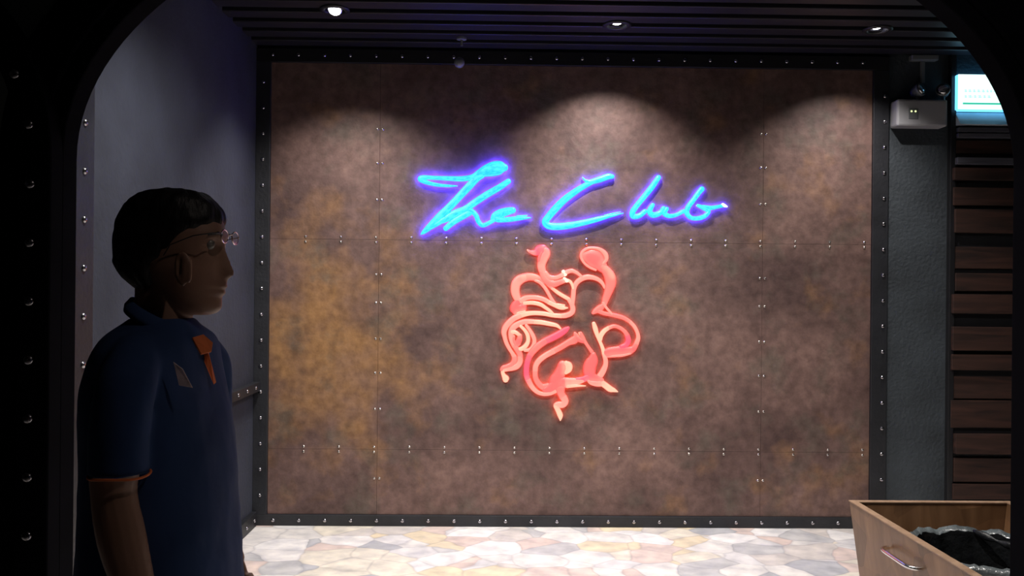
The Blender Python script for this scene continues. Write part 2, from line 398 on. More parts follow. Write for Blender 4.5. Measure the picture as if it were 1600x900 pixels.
# spandrel wall above/between arches (real plate with two arched openings)
bm = bmesh.new()
def spandrel(cx, x0, x1):
    O = arch_outline(cx, aw, ah, .04)[1:-1]
    O = [p for p in O if x0-1e-6 <= p[0] <= x1+1e-6]
    rr = []
    for (x, z) in O:
        if z < az*.6: continue
        rr.append([Vector((x, 2.24, z)), Vector((x, 2.24, ZC)), Vector((x, 2.28, ZC)), Vector((x, 2.28, z))])
    rings(bm, rr)
spandrel(ax, -10, 10); spandrel(lcx, -3.15, 10)
xa = ax+aw+.04; box(bm, (xa, 2.24, 0), (4.5, 2.28, ZC))
box(bm, (lcx+aw+.04, 2.24, 0), (ax-aw-.04, 2.28, ZC))
bmesh.ops.recalc_face_normals(bm, faces=bm.faces)
struct(obj('wall_arcade', bm, M['arcade']), 'dark arcade wall between the near archways')
# ------------------------------------------------------------------ lit script sign
def stroke(bm, pts, Y, mi, depth=.016, mib=None):
    """flattened rounded tube along a traced stroke; front faces material mi, rear mib"""
    P = catmull([Vector((p[0], p[1], p[2])) for p in pts], 7)
    W = []
    for p in P:
        q = at(p.x, p.y, Y); W.append((q, max(.6, p.z)/2/(F/YB)))
    n = len(W); rr = []
    def ringat(c, nr, r, sc=1.0):
        s = []; m_ = 5
        dpt = min(depth, r*1.2)
        prof = [(-1, 0.0), (-.93, .45), (-.7, .8), (-.35, .97), (0, 1), (.35, .97), (.7, .8), (.93, .45), (1, 0.0)]
        for u, h in prof: s.append(c + nr*(u*r*sc) + Vector((0, -dpt*h*sc, 0)))
        s.append(c + nr*r*.8*sc + Vector((0, .006, 0))); s.append(c - nr*r*.8*sc + Vector((0, .006, 0)))
        return s
    for i, (c, r) in enumerate(W):
        t = (W[min(i+1, n-1)][0]-W[max(i-1, 0)][0]); t.y = 0
        if t.length < 1e-7: t = Vector((1, 0, 0))
        t.normalize(); nr = Vector((t.z, 0, -t.x))
        if i == 0:
            for e in (.96, .7): rr.append(ringat(c - t*r*e*.8, nr, r, math.sqrt(1-e*e)))
        rr.append(ringat(c, nr, r))
        if i == n-1:
            for e in (.7, .96): rr.append(ringat(c + t*r*e*.8, nr, r, math.sqrt(1-e*e)))
    n0 = len(bm.verts)
    vs_ = [[bm.verts.new(p) for p in r] for r in rr]; m_ = len(rr[0])
    for a, b in zip(vs_, vs_[1:]):
        for k in range(m_):
            f = bm.faces.new((a[k], a[(k+1) % m_], b[(k+1) % m_], b[k])); f.smooth = True
            f.material_index = (mib if mib is not None and k >= 8 else 3 if mib == 1 and k in (0, 7) else mi)
    f = bm.faces.new(vs_[0][::-1]); f.material_index = mi; f = bm.faces.new(vs_[-1]); f.material_index = mi
    for r_ in vs_: TAG.extend((mi, j) for j in range(m_))
TAG = []
YS = YB-.034
YE = YB-.021          # emblem strokes
sign = thing('neon_sign', 'glowing cyan handwritten neon sign mounted on the copper panelling above the red emblem', 'sign', tuple(at(895, 310, YS)))
LET = {
 'T': [[(714.6,290.5,1.5),(702,290.5,4),(683.5,289,5.5),(668,285.5,6.5),(657,280.5,8),(661,277.5,7.5),(679,278,6.5),(702,279,7.5),(721,279.5,8.5),(738,277,9),(749,271.5,13),(760,267,19),(771,264,23),(782,262,21),(789,262,12)],
       [(754,274,9),(745,279,11),(733,291,12),(718,307,11.5),(702,324,12),(688,338,13),(674,352,11),(663,362,7),(658,366,2)],
       [(662,364,3),(672,356,7),(684,349,8),(697,341,8)]],
 'h': [[(795,283,8.5),(780,293,10),(761,304,10.5),(742.6,316,10.5),(727,327,11),(711.5,334,12.5),(699,341,11),(686,348,6)],
       [(734,332,10),(718,341,10),(707,348,9.5),(696,357.5,8)],
       [(727,328,8),(737,330,8),(744,337,7.5),(747.5,346,7.5),(754,352,7),(763,349,6.5),(772,343.5,7)]],
 'e': [[(770,343,8),(773,337,10),(781,334,14),(792,330.5,12.5),(802,328.5,10)],
       [(770,340,8),(778,343,9),(788,343.5,8),(799,342.6,8),(814,341,6.5),(822,340.5,4),(829.7,340.3,1.2)],
       [(808,339,5),(818,337.5,3),(824,336.5,1.2)]],
 'C': [[(910,277,1.5),(914,281.5,4),(921,284.5,7.5),(930,282.5,9),(940,279.5,9.5),(950,276,9.5),(957,276,7)],
       [(930,283,6),(920,287,8),(909,293,9),(896,301.5,10),(881,313,11),(868,326,11.5),(857,339,11),(852,347,11),(858,353,11),(874,354,11),(894,351.5,10),(914,347.5,9),(934,342.5,8),(952,338,5),(964,335.5,3),(974,333,1.2)],
       [(945,337,3),(958,333.5,2),(970,331,1)]],
 'l': [[(1029,277,8),(1018,293,9),(1006,308,8.5),(996,320,8.5),(988.5,331,9),(989,338,8.5),(999,337,8),(1008,330,7.5)]],
 'u': [[(1020,320,6.5),(1015,330,8.5),(1020,336,9),(1031,333,8),(1037,325,7)],
       [(1042,326,6.5),(1038,333,8),(1045,337.5,7),(1056,336,6),(1068,330,6.5)]],
 'b': [[(1097,295,8.5),(1091,302,8),(1083,313,8),(1075,324,8),(1073,333,8),(1080,340.5,6.5),(1092,341,7),(1102,337,7),(1107,330,6.5),(1100,325.5,7.5),(1090,321,5)],
       [(1098,324,8),(1110,325,7),(1122,323,5.5),(1130,321,6)]],
}
k = 0
for ch, strokes in LET.items():
    bm = bmesh.new()
    for s in strokes:
        stroke(bm, s, YS+.0007*k, 0, .016, 1); k += 1
    if ch == 'b': stroke(bm, [(1129,319,4),(1132,321.5,5),(1136,323,2.5)], YS-.004, 2, .012, 1)
    for v in bm.verts: v.co -= sign.location
    o = obj('letter', bm, None, sign, mats=[M['cyan'], M['blue_back'], M['tip'], M['blue_edge']])
    # stand-off pin holding the letter to the plate
    p = at(strokes[0][2][0], strokes[0][2][1], YS)
    bm = bmesh.new(); lathe(bm, [(.002, 0), (.002, .024)], (p.x, YP-.001, p.z), 'y', 8)
    for v in bm.verts: v.co -= sign.location
    obj('mounting_pin', bm, M['black'], o)
# ------------------------------------------------------------------ lit emblem of coiling snakes
emb = thing('neon_emblem', 'glowing red and peach emblem of coiling snakes mounted on the copper panelling below the sign', 'emblem', tuple(at(890, 515, YE)))
R, K, O_, S, P_, W_ = 0, 1, 2, 3, 4, 5
EM = {
 'top left snake': [(S,[(850,389,10),(853,395,14),(849,404,14.5),(846,413,13.5),(847,422,12),(851,429,10)]),
   (K,[(825,391,2.5),(829,393.5,5),(836,394.5,10),(843,391.5,17),(849,389,15)]),
   (R,[(846,394,5),(843,402,6),(842,408,5)]),
   (P_,[(824,390.5,2.5),(828,394,3),(833,396,2.5)]),
   (S,[(852,426,7),(858,432.5,7.5),(867,434,7),(876,431,7),(882,427,7.5),(888,424,7),(894,423,6.5),(900,425.5,5.5),(905,429,5),(910,433.5,4)]),
   (O_,[(845,424,6),(850,434,10),(857,441,11),(865,443.5,11),(874,441,9),(882,438,8)]),
   (P_,[(886,437.5,5),(891,440,5),(894,445,4.5),(895.5,451,4.5)]),
   (W_,[(880,424,6),(883,429,7)]), (W_,[(881.5,435,5),(884.5,438,6.5),(888,438.5,5)])],
 'head outline': [(S,[(894,476,7),(895.5,463,7.5),(896.5,452,7.5),(900,443,8),(907,436.5,8.5),(916,433,8.5),(926,433.5,7.5),(935,437,6.5),(941,442.5,5.5),(945,450,4)])],
 'top right snake': [(R,[(914,400,15),(922,402,26),(930,406,30),(937,412,22),(943,420,15)]),
   (S,[(941,412.5,5),(947,406,6),(946,397.5,8),(939,390.5,6),(930,387.5,4.5),(918,388,4.5),(909.5,394,4.5),(908,402,4.5),(913,411,4),(921,417.5,4),(931,422,3.5)]),
   (O_,[(940,416,13),(947,423,15),(952.5,432,18),(954,442,17.5),(952,451,15),(949,460,12.5),(946,468,11),(944.5,475,8)]),
   (P_,[(946,417,2.5),(953,423,3),(958,431,3)]),
   (S,[(943,473,7),(946,479,4.5),(951,485,4),(956,491,4)])],
 'right snake': [(O_,[(926.5,489,5),(931,485.5,9),(938,481,11),(942,477,7)]),
   (O_,[(935,486,7),(944,489.5,6.5),(955,491.5,6.5),(966,494,7),(975,497,6.5),(984,502.5,6)]),
   (S,[(984,502.5,6),(991,510,6),(995.5,519,6),(997,528,7),(994,537.5,8)]),
   (R,[(994,537.5,8),(989,545,10),(981,548,14),(971,548.5,17),(960,550,17),(950,551,16),(945,551,12)]),
   (S,[(985,552,4),(972,555,5),(958,556,4.5),(948,557,3)]),
   (P_,[(938,531,6),(939,524,8),(944,517,7.5),(951,512,6.5)]),
   (O_,[(951,512,6.5),(960,509.5,6),(969,512.5,6),(976,518,6.5),(980,524,7.5)]),
   (K,[(980,524,8),(981.5,532,9),(978,539,9),(970,542,7)])],
 'right stalk': [(P_,[(927.5,505,6),(930,513,8),(933,523,6.5),(937.5,534,5.5),(941.5,544,6),(943.5,553,6.5)]),
   (S,[(943.5,553,6.5),(946,562,7.5),(946,570,8),(943,578,9.5),(939,585,10),(935,590,10)])],
 'lower right snake': [(O_,[(907,520,5),(910,527,7),(914,534,5.5),(920,543,5),(925,550,6)]),
   (R,[(927,553,8),(926,562,17),(922,571,20),(921,580,20),(924,588,17),(932,592,12),(941,594,7)]),
   (S,[(917.5,593.5,3),(923,597.5,7),(932,599,10),(941,599,10)]),
   (P_,[(940,598,10),(947,603,10),(953,607.5,10),(959,609.5,7),(965,612,2)]),
   (K,[(900,594,9),(910,593,10),(919,589,10)])],
 'outer coil': [(K,[(888,512,5),(884,515,9),(876,520.5,10.5),(864,527,11),(851,533,10.5)]),
   (O_,[(853,532,10.5),(841,540.5,11),(832.5,549,10.5),(827,557,9.5)]),
   (K,[(828,555,9.5),(824,566,9),(822.5,577,9),(823,587,9),(826,596,8.5)]),
   (S,[(825,593,9),(831,604,8),(839,612,7),(849,615.5,6.5),(859,614.5,7),(868,610,9)])],
 'inner coil': [(O_,[(898,520,4),(900,526,11),(897,531,13),(888,535,10),(875,543,9.5),(862.5,549.5,9.5)]),
   (S,[(866,548,9.5),(852,555.5,9),(842,563.5,9),(837,572,8.5),(836,581,8.5)]),
   (O_,[(836,580,8.5),(836.5,589,8.5),(840,597,9),(847,604,10),(856,605,14)]),
   (R,[(901,527,10),(906,531,8),(912,533,7)]), (P_,[(905,520,3),(908,525,4)])],
 'bottom snake': [(R,[(879,569,14),(877,577,16),(873,587,19),(869,596,23),(873,603,20),(876,610,15)]),
   (R,[(850,609,7),(858,607,14),(866,602,17),(872,597,18)]),
   (P_,[(884,567,8),(888,571,12.5),(888,577,11.5),(884,582.5,6)]),
   (R,[(876,598,19),(884,598,17)]),
   (S,[(883,598,17),(893,597,14),(902,596,11),(911,595,6)]),
   (P_,[(886,603,7),(895,602.5,6),(905,602.5,4),(915,603,1.5)]),
   (O_,[(875,606,16),(876.5,614,12),(880,621,12)]),
   (S,[(880,620,12),(883,627,11),(879,632,11),(872,632,10),(868,633,8)]),
   (P_,[(868,634,7.5),(872,641,8.5),(875,648,9),(875.5,652,7),(875.5,657,2)])],
 'upper left coil': [(O_,[(852,441,6),(844,436.5,9),(836,433.5,11),(826,432.5,12.5),(817,434.5,14)]),
   (S,[(822,433,12),(813,436.5,15),(807,442.5,15),(805,450,14.5),(805.5,458,13.5),(808.5,466,11.5),(813,472,9)]),
   (P_,[(838,434,2.5),(827,430,3),(818,431.5,3)]),
   (S,[(836,438,4),(844,441.5,5.5),(851,449,5.5),(856,457,5.5),(861,466,5.5),(867,475,6)])],
 'long left coil': [(O_,[(852,441,5),(858,446.5,5),(864,451,5)]),
   (P_,[(862,450,5),(872,457.5,6),(881,463,6),(889,467.5,6)]),
   (S,[(888,467,6),(893,475,7.5),(895,483,8.5),(892.5,489,8.5),(884.5,492.5,8.5),(875,493.5,7.5)]),
   (P_,[(877,493.5,7.5),(864,492.5,7),(850,490,7),(835,489,7),(823,490,8),(812.5,492.5,9.5)]),
   (S,[(814,492,9.5),(803,497.5,9.5),(795,504.5,9.5),(789.5,512,9.5),(787.5,519,8.5),(788.5,526,7),(791,535,6.5),(795.5,544,6),(800,551,6),(804,558,8)]),
   (O_,[(804,557,8),(803.5,564,9),(799,569,7),(792,572,6),(786,574,6),(783.5,578,5)])],
 'short left coil': [(S,[(813,470,8),(820,466,8.5),(828,464.5,7.5),(839,465,7.5),(850,468,7.5),(859,473,7.5)]),
   (P_,[(857,472,7.5),(868,477,7.5),(875,480,7.5),(881,481,6),(887,481,2)]), (P_,[(870,476,5),(876,477,5),(882,477,3)]),
   (P_,[(819,473.5,6),(832,473,6.5),(844,475.5,6.5),(852.7,481,5.5),(859,485.5,5),(864,490,4)])],
 'left knot': [(R,[(810,470,10),(808,475,15),(805,482,17),(806,487,12)]), (R,[(808,480,14),(815,482,15),(818,478,11)]),
   (P_,[(808,490,5),(814,488,6),(820,487,5)])],
 'lower left coil': [(P_,[(876,513.5,3),(869.6,508.5,6),(859,506,7),(845.6,503.5,7.5),(832,502.5,7.5)]),
   (S,[(834,502.5,7.5),(820,502.5,8.5),(810,506,9.5),(802.5,511,10),(799,518,9.5),(798.5,526,8),(800,533,7.5),(804,541,8)]),
   (O_,[(803,539,8),(808,546,9),(812,553,9),(813,559,8.5)]),
   (S,[(812.5,557,8.5),(812.5,565,9),(808,571.5,10),(801,574.5,9.5),(792,576.5,8),(786.5,577.5,7.5)]),
   (P_,[(786,577,7),(785.5,582,6),(787.5,587,7.5),(790,591,11),(790,594,9)])],
 'inner strands': [(P_,[(813,509,5),(820,516,5.5),(824.5,524,6.5),(825,533,6.5),(821.5,540,7.5),(816,544.5,7.5),(811,545.5,6)]),
   (S,[(822,508,5),(828,516,5.5),(832.5,524,6.5),(835,532,6.5),(833,540,6),(828,546,6),(820,547.5,5)]),
   (P_,[(799,518,8),(806,519.5,6.5),(812,524,6)]), (R,[(812.5,524,7),(811.5,530,9),(808.5,537,10)]), (O_,[(803,525,4),(802.5,532,5),(806,539,5)])],
}
order = ['lower left coil', 'inner strands', 'upper left coil', 'left knot', 'long left coil', 'short left coil', 'head outline', 'top left snake', 'right stalk', 'right snake', 'top right snake', 'outer coil', 'inner coil', 'lower right snake', 'bottom snake']
k = 0
PAL = [(.95, .12, .12), (.88, .075, .16), (.97, .19, .16), (.97, .33, .26), (.97, .56, .38), (1.0, .93, .72)]
for nm in order:
    bm = bmesh.new(); TAG.clear()
    for mi, pts in EM[nm]:
        stroke(bm, pts, YE-.00025*k, mi, .011, 6); k += 1
    tags = list(TAG)
    for v in bm.verts: v.co -= emb.location
    nam = 'snake' if 'snake' in nm else 'tube_coil'
    o = obj(nam, bm, None, emb, mats=[M['glow']]*6+[M['red_back']])
    # blend the colours of neighbouring strokes where they run into each other, redder at the tube edges
    import numpy as np
    co = np.array([v.co[:] for v in o.data.vertices]); cc_ = np.array([PAL[t_[0]] for t_ in tags]); wt = np.array([.35 if t_[0] == 5 else 1.0 for t_ in tags])
    out_ = np.empty_like(cc_)
    for i_ in range(len(co)):
        d2 = ((co[:, [0, 2]]-co[i_, [0, 2]])**2).sum(1); wg = np.exp(-d2/(2*.010**2))*wt
        out_[i_] = (cc_*wg[:, None]).sum(0)/wg.sum()
    for i_, (mi_, j_) in enumerate(tags):
        if mi_ == 5: out_[i_] = PAL[5]
        else: out_[i_] = .55*out_[i_]+.45*cc_[i_]
        ed = {0: .4, 8: .4, 1: .62, 7: .62}.get(j_, 1.0 if j_ < 9 else .5)
        if mi_ != 5: out_[i_] = out_[i_]*[1, ed, ed]
    ca = o.data.color_attributes.new('glow_colour', 'FLOAT_COLOR', 'POINT')
    ca.data.foreach_set('color', np.concatenate([out_, np.ones((len(out_), 1))], 1).ravel().astype('f'))
# stand-off pins
for (px, py) in ((846, 410), (953, 440), (790, 512), (823, 575), (875, 600), (996, 530), (922, 575)):
    p = at(px, py, YE); bm = bmesh.new(); lathe(bm, [(.002, 0), (.002, .012)], (p.x, YP-.001, p.z), 'y', 8)
    for v in bm.verts: v.co -= emb.location
    obj('mounting_pin', bm, M['black'], emb)
# ------------------------------------------------------------------ ceiling downlights
DL = [(523, 12, 'bright recessed downlight, leftmost of the three in the ceiling, glaring brightly', 1),
      (964, 36, 'small recessed downlight in the ceiling above the right end of the cyan sign', 0),
      (1371, 43, 'small recessed downlight in the ceiling nearest the green exit sign', 0)]
for i, (px, py, lab, big) in enumerate(DL):
    p = at_z(px, py+6, ZC-.012)
    t = thing('recessed_downlight', lab, 'ceiling light', (p.x, p.y, ZC), 'ceiling downlights before the copper wall')
    # flanged trim ring with an inner baffle
    bm = bmesh.new(); lathe(bm, [(.082, -.001), (.082, -.008), (.060, -.012), (.052, -.004), (.050, .055), (.02, .056)], (0, 0, 0), 'z', 32, cap=False)
    obj('trim_ring', bm, M['black'], t, smooth=True)
    R_ = .034
    tilt = Matrix.Rotation(math.radians(-25 if not big else -38), 4, 'X')
    zoff = -.004 if big else .022
    bm = bmesh.new(); lathe(bm, [(.012, .05), (R_+.006, .02), (R_+.006, 0), (R_, -.003)], (0, 0, 0), 'z', 28, cap=False)
    bmesh.ops.transform(bm, matrix=Matrix.Translation((0, 0, zoff)) @ tilt, verts=bm.verts)
    obj('lamp_housing', bm, M['chrome'], t, smooth=True)
    bm = bmesh.new(); lathe(bm, [(R_*.98, 0), (R_*.7, -.006), (R_*.2, -.009)], (0, 0, 0), 'z', 28)
    bmesh.ops.transform(bm, matrix=Matrix.Translation((0, 0, zoff)) @ tilt, verts=bm.verts)
    obj('lamp', bm, M['led'], t, smooth=True)
    ld = bpy.data.lights.new('downlight_beam', 'SPOT'); ld.energy = SPOT['power'][i]; ld.spot_size = SPOT['size']; ld.spot_blend = SPOT['blend']
    ld.shadow_soft_size = .012; ld.color = (1.0, .93, .88)
    lo = bpy.data.objects.new('downlight_beam', ld); COL.objects.link(lo); lo.parent = t; lo.location = (0, .0, -.018 if big else .002)
    lo.rotation_euler = Vector((0, SPOT['aim'], -1)).to_track_quat('-Z', 'Y').to_euler()
SL = dict(zip([q_[0] for q_ in FILL_ROW], ['recessed downlight in the second ceiling row, on the side of the blue grey wall', 'recessed downlight in the middle of the second ceiling row', 'recessed downlight in the second ceiling row, above the wooden waste box']))
for x_, y_, pw in FILL_ROW:  # unseen lamps, added to light the floor, waste box and person
    t = thing('recessed_downlight', SL[x_], 'ceiling light', (x_, y_, ZC), 'second row of ceiling downlights')
    bm = bmesh.new(); lathe(bm, [(.082, -.001), (.082, -.008), (.060, -.012), (.052, -.004), (.050, .05)], (0, 0, 0), 'z', 32, cap=False); obj('trim_ring', bm, M['grey_pl'], t, smooth=True)
    bm = bmesh.new(); lathe(bm, [(.034, .03), (.024, .024), (.008, .021)], (0, 0, 0), 'z', 24); obj('lamp', bm, M['led'], t)
    ld = bpy.data.lights.new('downlight_beam', 'SPOT'); ld.energy = pw; ld.spot_size = math.radians(125); ld.spot_blend = 1; ld.shadow_soft_size = .03; ld.color = (1, .95, .9)
    lo = bpy.data.objects.new('downlight_beam', ld); COL.objects.link(lo); lo.parent = t; lo.location = (0, 0, -.02); lo.rotation_euler = Vector((0, .35, -1)).to_track_quat('-Z', 'Y').to_euler()
# added hall lamp, out of view, to light the person and waste box
t = thing('hall_downlight', 'dim recessed downlight in the hall ceiling in front of the archways', 'ceiling light', (.7, 1.0, ZC))
bm = bmesh.new(); lathe(bm, [(.082, -.001), (.082, -.008), (.060, -.012), (.052, -.004), (.050, .05)], (0, 0, 0), 'z', 32, cap=False); obj('trim_ring', bm, M['grey_pl'], t, smooth=True)
bm = bmesh.new(); lathe(bm, [(.04, .02), (.03, .015), (.01, .012)], (0, 0, 0), 'z', 24); obj('lamp', bm, M['led'], t)
ld = bpy.data.lights.new('hall_beam', 'SPOT'); ld.energy = FRONT_FILL_POWER; ld.spot_size = math.radians(140); ld.spot_blend = 1; ld.shadow_soft_size = .04; ld.color = (1, .85, .75)
lo = bpy.data.objects.new('hall_beam', ld); COL.objects.link(lo); lo.parent = t; lo.location = (0, 0, -.03); lo.rotation_euler = Vector((.1, .55, -1)).to_track_quat('-Z', 'Y').to_euler()
# small dim round fixture hanging under the ceiling
p = at(721, 98, YB-.25)
t = thing('hanging_fixture', 'small dark round fixture hanging from the ceiling in front of the panelling top', 'ceiling fixture', (p.x, p.y, ZC))
bm = bmesh.new(); lathe(bm, [(.03, 0), (.03, -.012), (.008, -.016), (.008, -.05)], (0, 0, 0), 'z', 20); obj('mount', bm, M['grey_pl'], t, smooth=False)
bm = bmesh.new(); bmesh.ops.create_uvsphere(bm, u_segments=20, v_segments=12, radius=.032)
bmesh.ops.translate(bm, verts=bm.verts, vec=(-.012, 0, p.z-ZC)); obj('globe', bm, M['grey_pl'], t, smooth=True)
# ------------------------------------------------------------------ emergency light
a = at(1401, 196, YB); b = at(1482, 155, YB-.1)
ex0, ex1 = at(1402, 175, YB-.1).x, at(1481, 175, YB-.1).x; ez0, ez1 = at(1440, 197, YB-.1).z, at(1440, 155, YB-.1).z
eo = ((ex0+ex1)/2, YB, ez0)
t = thing('emergency_light', 'off-white emergency light box with two lamp heads on the grey wall beside the exit sign', 'emergency light', eo)
o = boxo('casing', (ex0, YB-.1, ez0), (ex1, YB, ez1), M['white'], t, bevel=.012, off=eo)
iz = (ez0+ez1)/2-.005; ixx = at(1427, 176, YB-.1).x
boxo('indicator_panel', (ixx-.03, YB-.104, iz-.035), (ixx+.03, YB-.0995, iz+.03), M['grey_pl'], o, bevel=.004, off=eo)
for q in (-.013, .012):
    bm = bmesh.new(); lathe(bm, [(.006, 0), (.005, .003), (.002, .005)], (ixx+q-eo[0], YB-.104-eo[1], iz+.012-eo[2]), 'y', 12); obj('indicator_light', bm, M['led_dim'], o)
for px, tl in ((1434, .5), (1474, -.5)):
    hx = at(px, 150, YB-.06).x
    bm = bmesh.new(); lathe(bm, [(.012, 0), (.012, .035)], (hx-eo[0], -.055, ez1-eo[2]-.005), 'z', 14); nk = obj('lamp_neck', bm, M['grey_pl'], t)
    bm = bmesh.new(); lathe(bm, [(.018, -.045), (.034, -.02), (.043, .02), (.043, .03)], (0, 0, 0), 'y', 28)
    bmesh.ops.transform(bm, matrix=Matrix.Translation((hx-eo[0], -.055, ez1-eo[2]+.06)) @ Matrix.Rotation(math.radians(-20), 4, 'X') @ Matrix.Rotation(tl, 4, 'Z'), verts=bm.verts)
    hd = obj('lamp_head', bm, M['grey_pl'], t, smooth=True)
    bm = bmesh.new(); lathe(bm, [(.038, .031), (.02, .036), (.004, .037)], (0, 0, 0), 'y', 24)
    bmesh.ops.transform(bm, matrix=Matrix.Translation((hx-eo[0], -.055, ez1-eo[2]+.06)) @ Matrix.Rotation(math.radians(-20), 4, 'X') @ Matrix.Rotation(tl, 4, 'Z'), verts=bm.verts)
    obj('lens', bm, M['chrome'], hd, smooth=True)
# junction box and conduit above
jx = at(1440, 92, YB).x; jz = at(1440, 97, YB).z
t = thing('junction_box', 'small dim grey junction box with conduit above the emergency light', 'junction box', (jx, YB, jz))
boxo('casing', (-.085, -.05, 0), (.085, 0, .035), M['grey_pl'], t, bevel=.006)
boxo('conduit', (-.012, -.024, ez1+.12-jz), (.012, 0, 0), M['grey_pl'], t, bevel=.004)
# ------------------------------------------------------------------ exit sign
sx0 = at(1497, 140, YB-.075).x; sx1 = sx0+.36; sz0 = at(1520, 171, YB-.075).z; sz1 = at(1520, 116, YB-.075).z
so = (sx0, YB, sz0)
t = thing('exit_sign', 'brightly lit white and green exit sign box on the wall, partly cut by the archway', 'sign', so)
cs = boxo('casing', (sx0, YB-.07, sz0), (sx1, YB, sz1), M['sign_side'], t, bevel=.006, off=so)
fc = boxo('sign_face', (sx0+.001, YB-.075, sz0+.001), (sx1-.001, YB-.0702, sz1-.001), M['sign_face'], t, bevel=.002, off=so)
hh = sz1-sz0
bm = bmesh.new(); box(bm, (.03, -.0775, hh*.14), (.34, -.0752, hh*.19)); obj('green_band', bm, M['sign_green'], fc)
bm = bmesh.new(); random.seed(3)
for rz_, s_, n_ in ((.50, .011, 9), (.34, .012, 6)):
    x = .04
    for q in range(n_):
        wv = random.uniform(.014, .026)
        box(bm, (x, -.0772, hh*rz_), (x+wv, -.0752, hh*rz_+.004)); box(bm, (x, -.0772, hh*rz_+.009), (x+wv*.8, -.0752, hh*rz_+.012)); box(bm, (x+wv*.4, -.0773, hh*rz_-.003), (x+wv*.4+.003, -.0752, hh*rz_+.014))
        x += wv+.008
obj('lettering', bm, M['sign_grey'], fc)
# ------------------------------------------------------------------ plank screen
px0 = at(1487, 450, YB-.05).x; 
t = thing('plank_panel', 'stack of rough dark brown planks clad against the wall below the exit sign', 'wood panelling', (px0, YB, 0))
boxo('backing_board', (.0, -.02, .0), (1.1, -.0015, sz0-.01), M['black'], t)
ys_ = [(175, 196, 1), (199, 206, 2), (208, 215, 1), (219, 240, 0), (246, 257, 1), (262, 281, 0), (293, 321, 0), (327, 364, 0), (386, 420, 0), (427, 455, 0), (460, 490, 0), (511, 548, 0), (554, 579, 0), (588, 623, 0), (626, 669, 0), (679, 710, 0), (716, 753, 0), (757, 781, 0), (785, 812, 0), (815, 826, 0)]
random.seed(5)
for y0, y1, kd in ys_:
    pr = random.uniform(.035, .07); z1 = at(1530, y0, YB-pr).z; z0 = at(1530, y1, YB-pr).z; l0 = random.uniform(0, .03)
    bm = bmesh.new(); box(bm, (l0, -pr, max(.001, z0)), (1.1, -.02, z1))
    bmesh.ops.subdivide_edges(bm, edges=bm.edges, cuts=3, use_grid_fill=True)
    for v in bm.verts: v.co.z += .0025*noise.noise(v.co*7+Vector((0, 0, y0))); v.co.y += .002*noise.noise(v.co*9+Vector((0, 5, y0)))
    if y0 == 175:
        zm = max(v.co.z for v in bm.verts)
        for v in bm.verts:
            if v.co.y < -.03: v.co.y = -.03-(zm-v.co.z)*.75
    obj('plank', bm, M['pale'] if y0 == 175 else M['plank_grey'] if kd else M['plank'], t, bevel=.003)
# ------------------------------------------------------------------ wooden waste box with lined bin
bx0, bx1, by0, by1, bz = 1.405, 2.05, 2.40, 3.30, .662
t = thing('waste_box', 'red-brown wooden open-topped waste box with chrome handle at the right corner of the floor', 'waste box', ((bx0+bx1)/2, (by0+by1)/2, 0))
bo = t.location; tp = .085; th = .024
def panel(name, quad_top, quad_bot, material):
    bm = bmesh.new(); rings(bm, [[Vector(p)-bo for p in quad_bot], [Vector(p)-bo for p in quad_top]]); bmesh.ops.recalc_face_normals(bm, faces=bm.faces)
    return obj(name, bm, material, t, bevel=.002)
def q(x0, y0, x1, y1, z): return [(x0, y0, z), (x1, y0, z), (x1, y1, z), (x0, y1, z)]
e = tp
sideL = panel('side_panel', q(bx0, by0, bx0+th, by1, bz), q(bx0+e, by0+e*.3, bx0+e+th, by1-e*.3, .01), M['wood'])
panel('side_panel', q(bx1-th, by0, bx1, by1, bz), q(bx1-e-th, by0+e*.3, bx1-e, by1-e*.3, .01), M['wood'])
panel('end_panel', q(bx0+th, by1-th, bx1-th, by1, bz), q(bx0+e+th, by1-e*.3-th, bx1-e-th, by1-e*.3, .01), M['wood'])
panel('end_panel', q(bx0+th, by0, bx1-th, by0+th, bz), q(bx0+e+th, by0+e*.3, bx1-e-th, by0+e*.3+th, .01), M['wood'])
panel('bottom_panel', q(bx0+e+th, by0+.06, bx1-e-th, by1-.06, .03), q(bx0+e+th, by0+.06, bx1-e-th, by1-.06, .01), M['wood'])
bm = bmesh.new()
for a_, b_ in (((bx0-.002, by0-.002), (bx0+th+.002, by1+.002)), ((bx1-th-.002, by0-.002), (bx1+.002, by1+.002)), ((bx0+th, by1-th-.002), (bx1-th, by1+.002)), ((bx0+th, by0-.002), (bx1-th, by0+th+.002))):
    box(bm, Vector((a_[0], a_[1], bz))-bo, Vector((b_[0], b_[1], bz+.004))-bo)
obj('edge_banding', bm, M['wood_edge'], t)
# bow handle
hz = .575; hx = bx0+e*(bz-hz)/bz
pts = catmull([(hx+.004, 2.985, hz), (hx-.018, 2.98, hz), (hx-.034, 2.955, hz), (hx-.036, 2.875, hz), (hx-.034, 2.79, hz), (hx-.018, 2.762, hz), (hx+.004, 2.757, hz)], 6)
bm = bmesh.new(); tube(bm, [Vector(p)-bo for p in pts], .0075, 12); obj('handle', bm, M['chrome'], sideL, smooth=True)
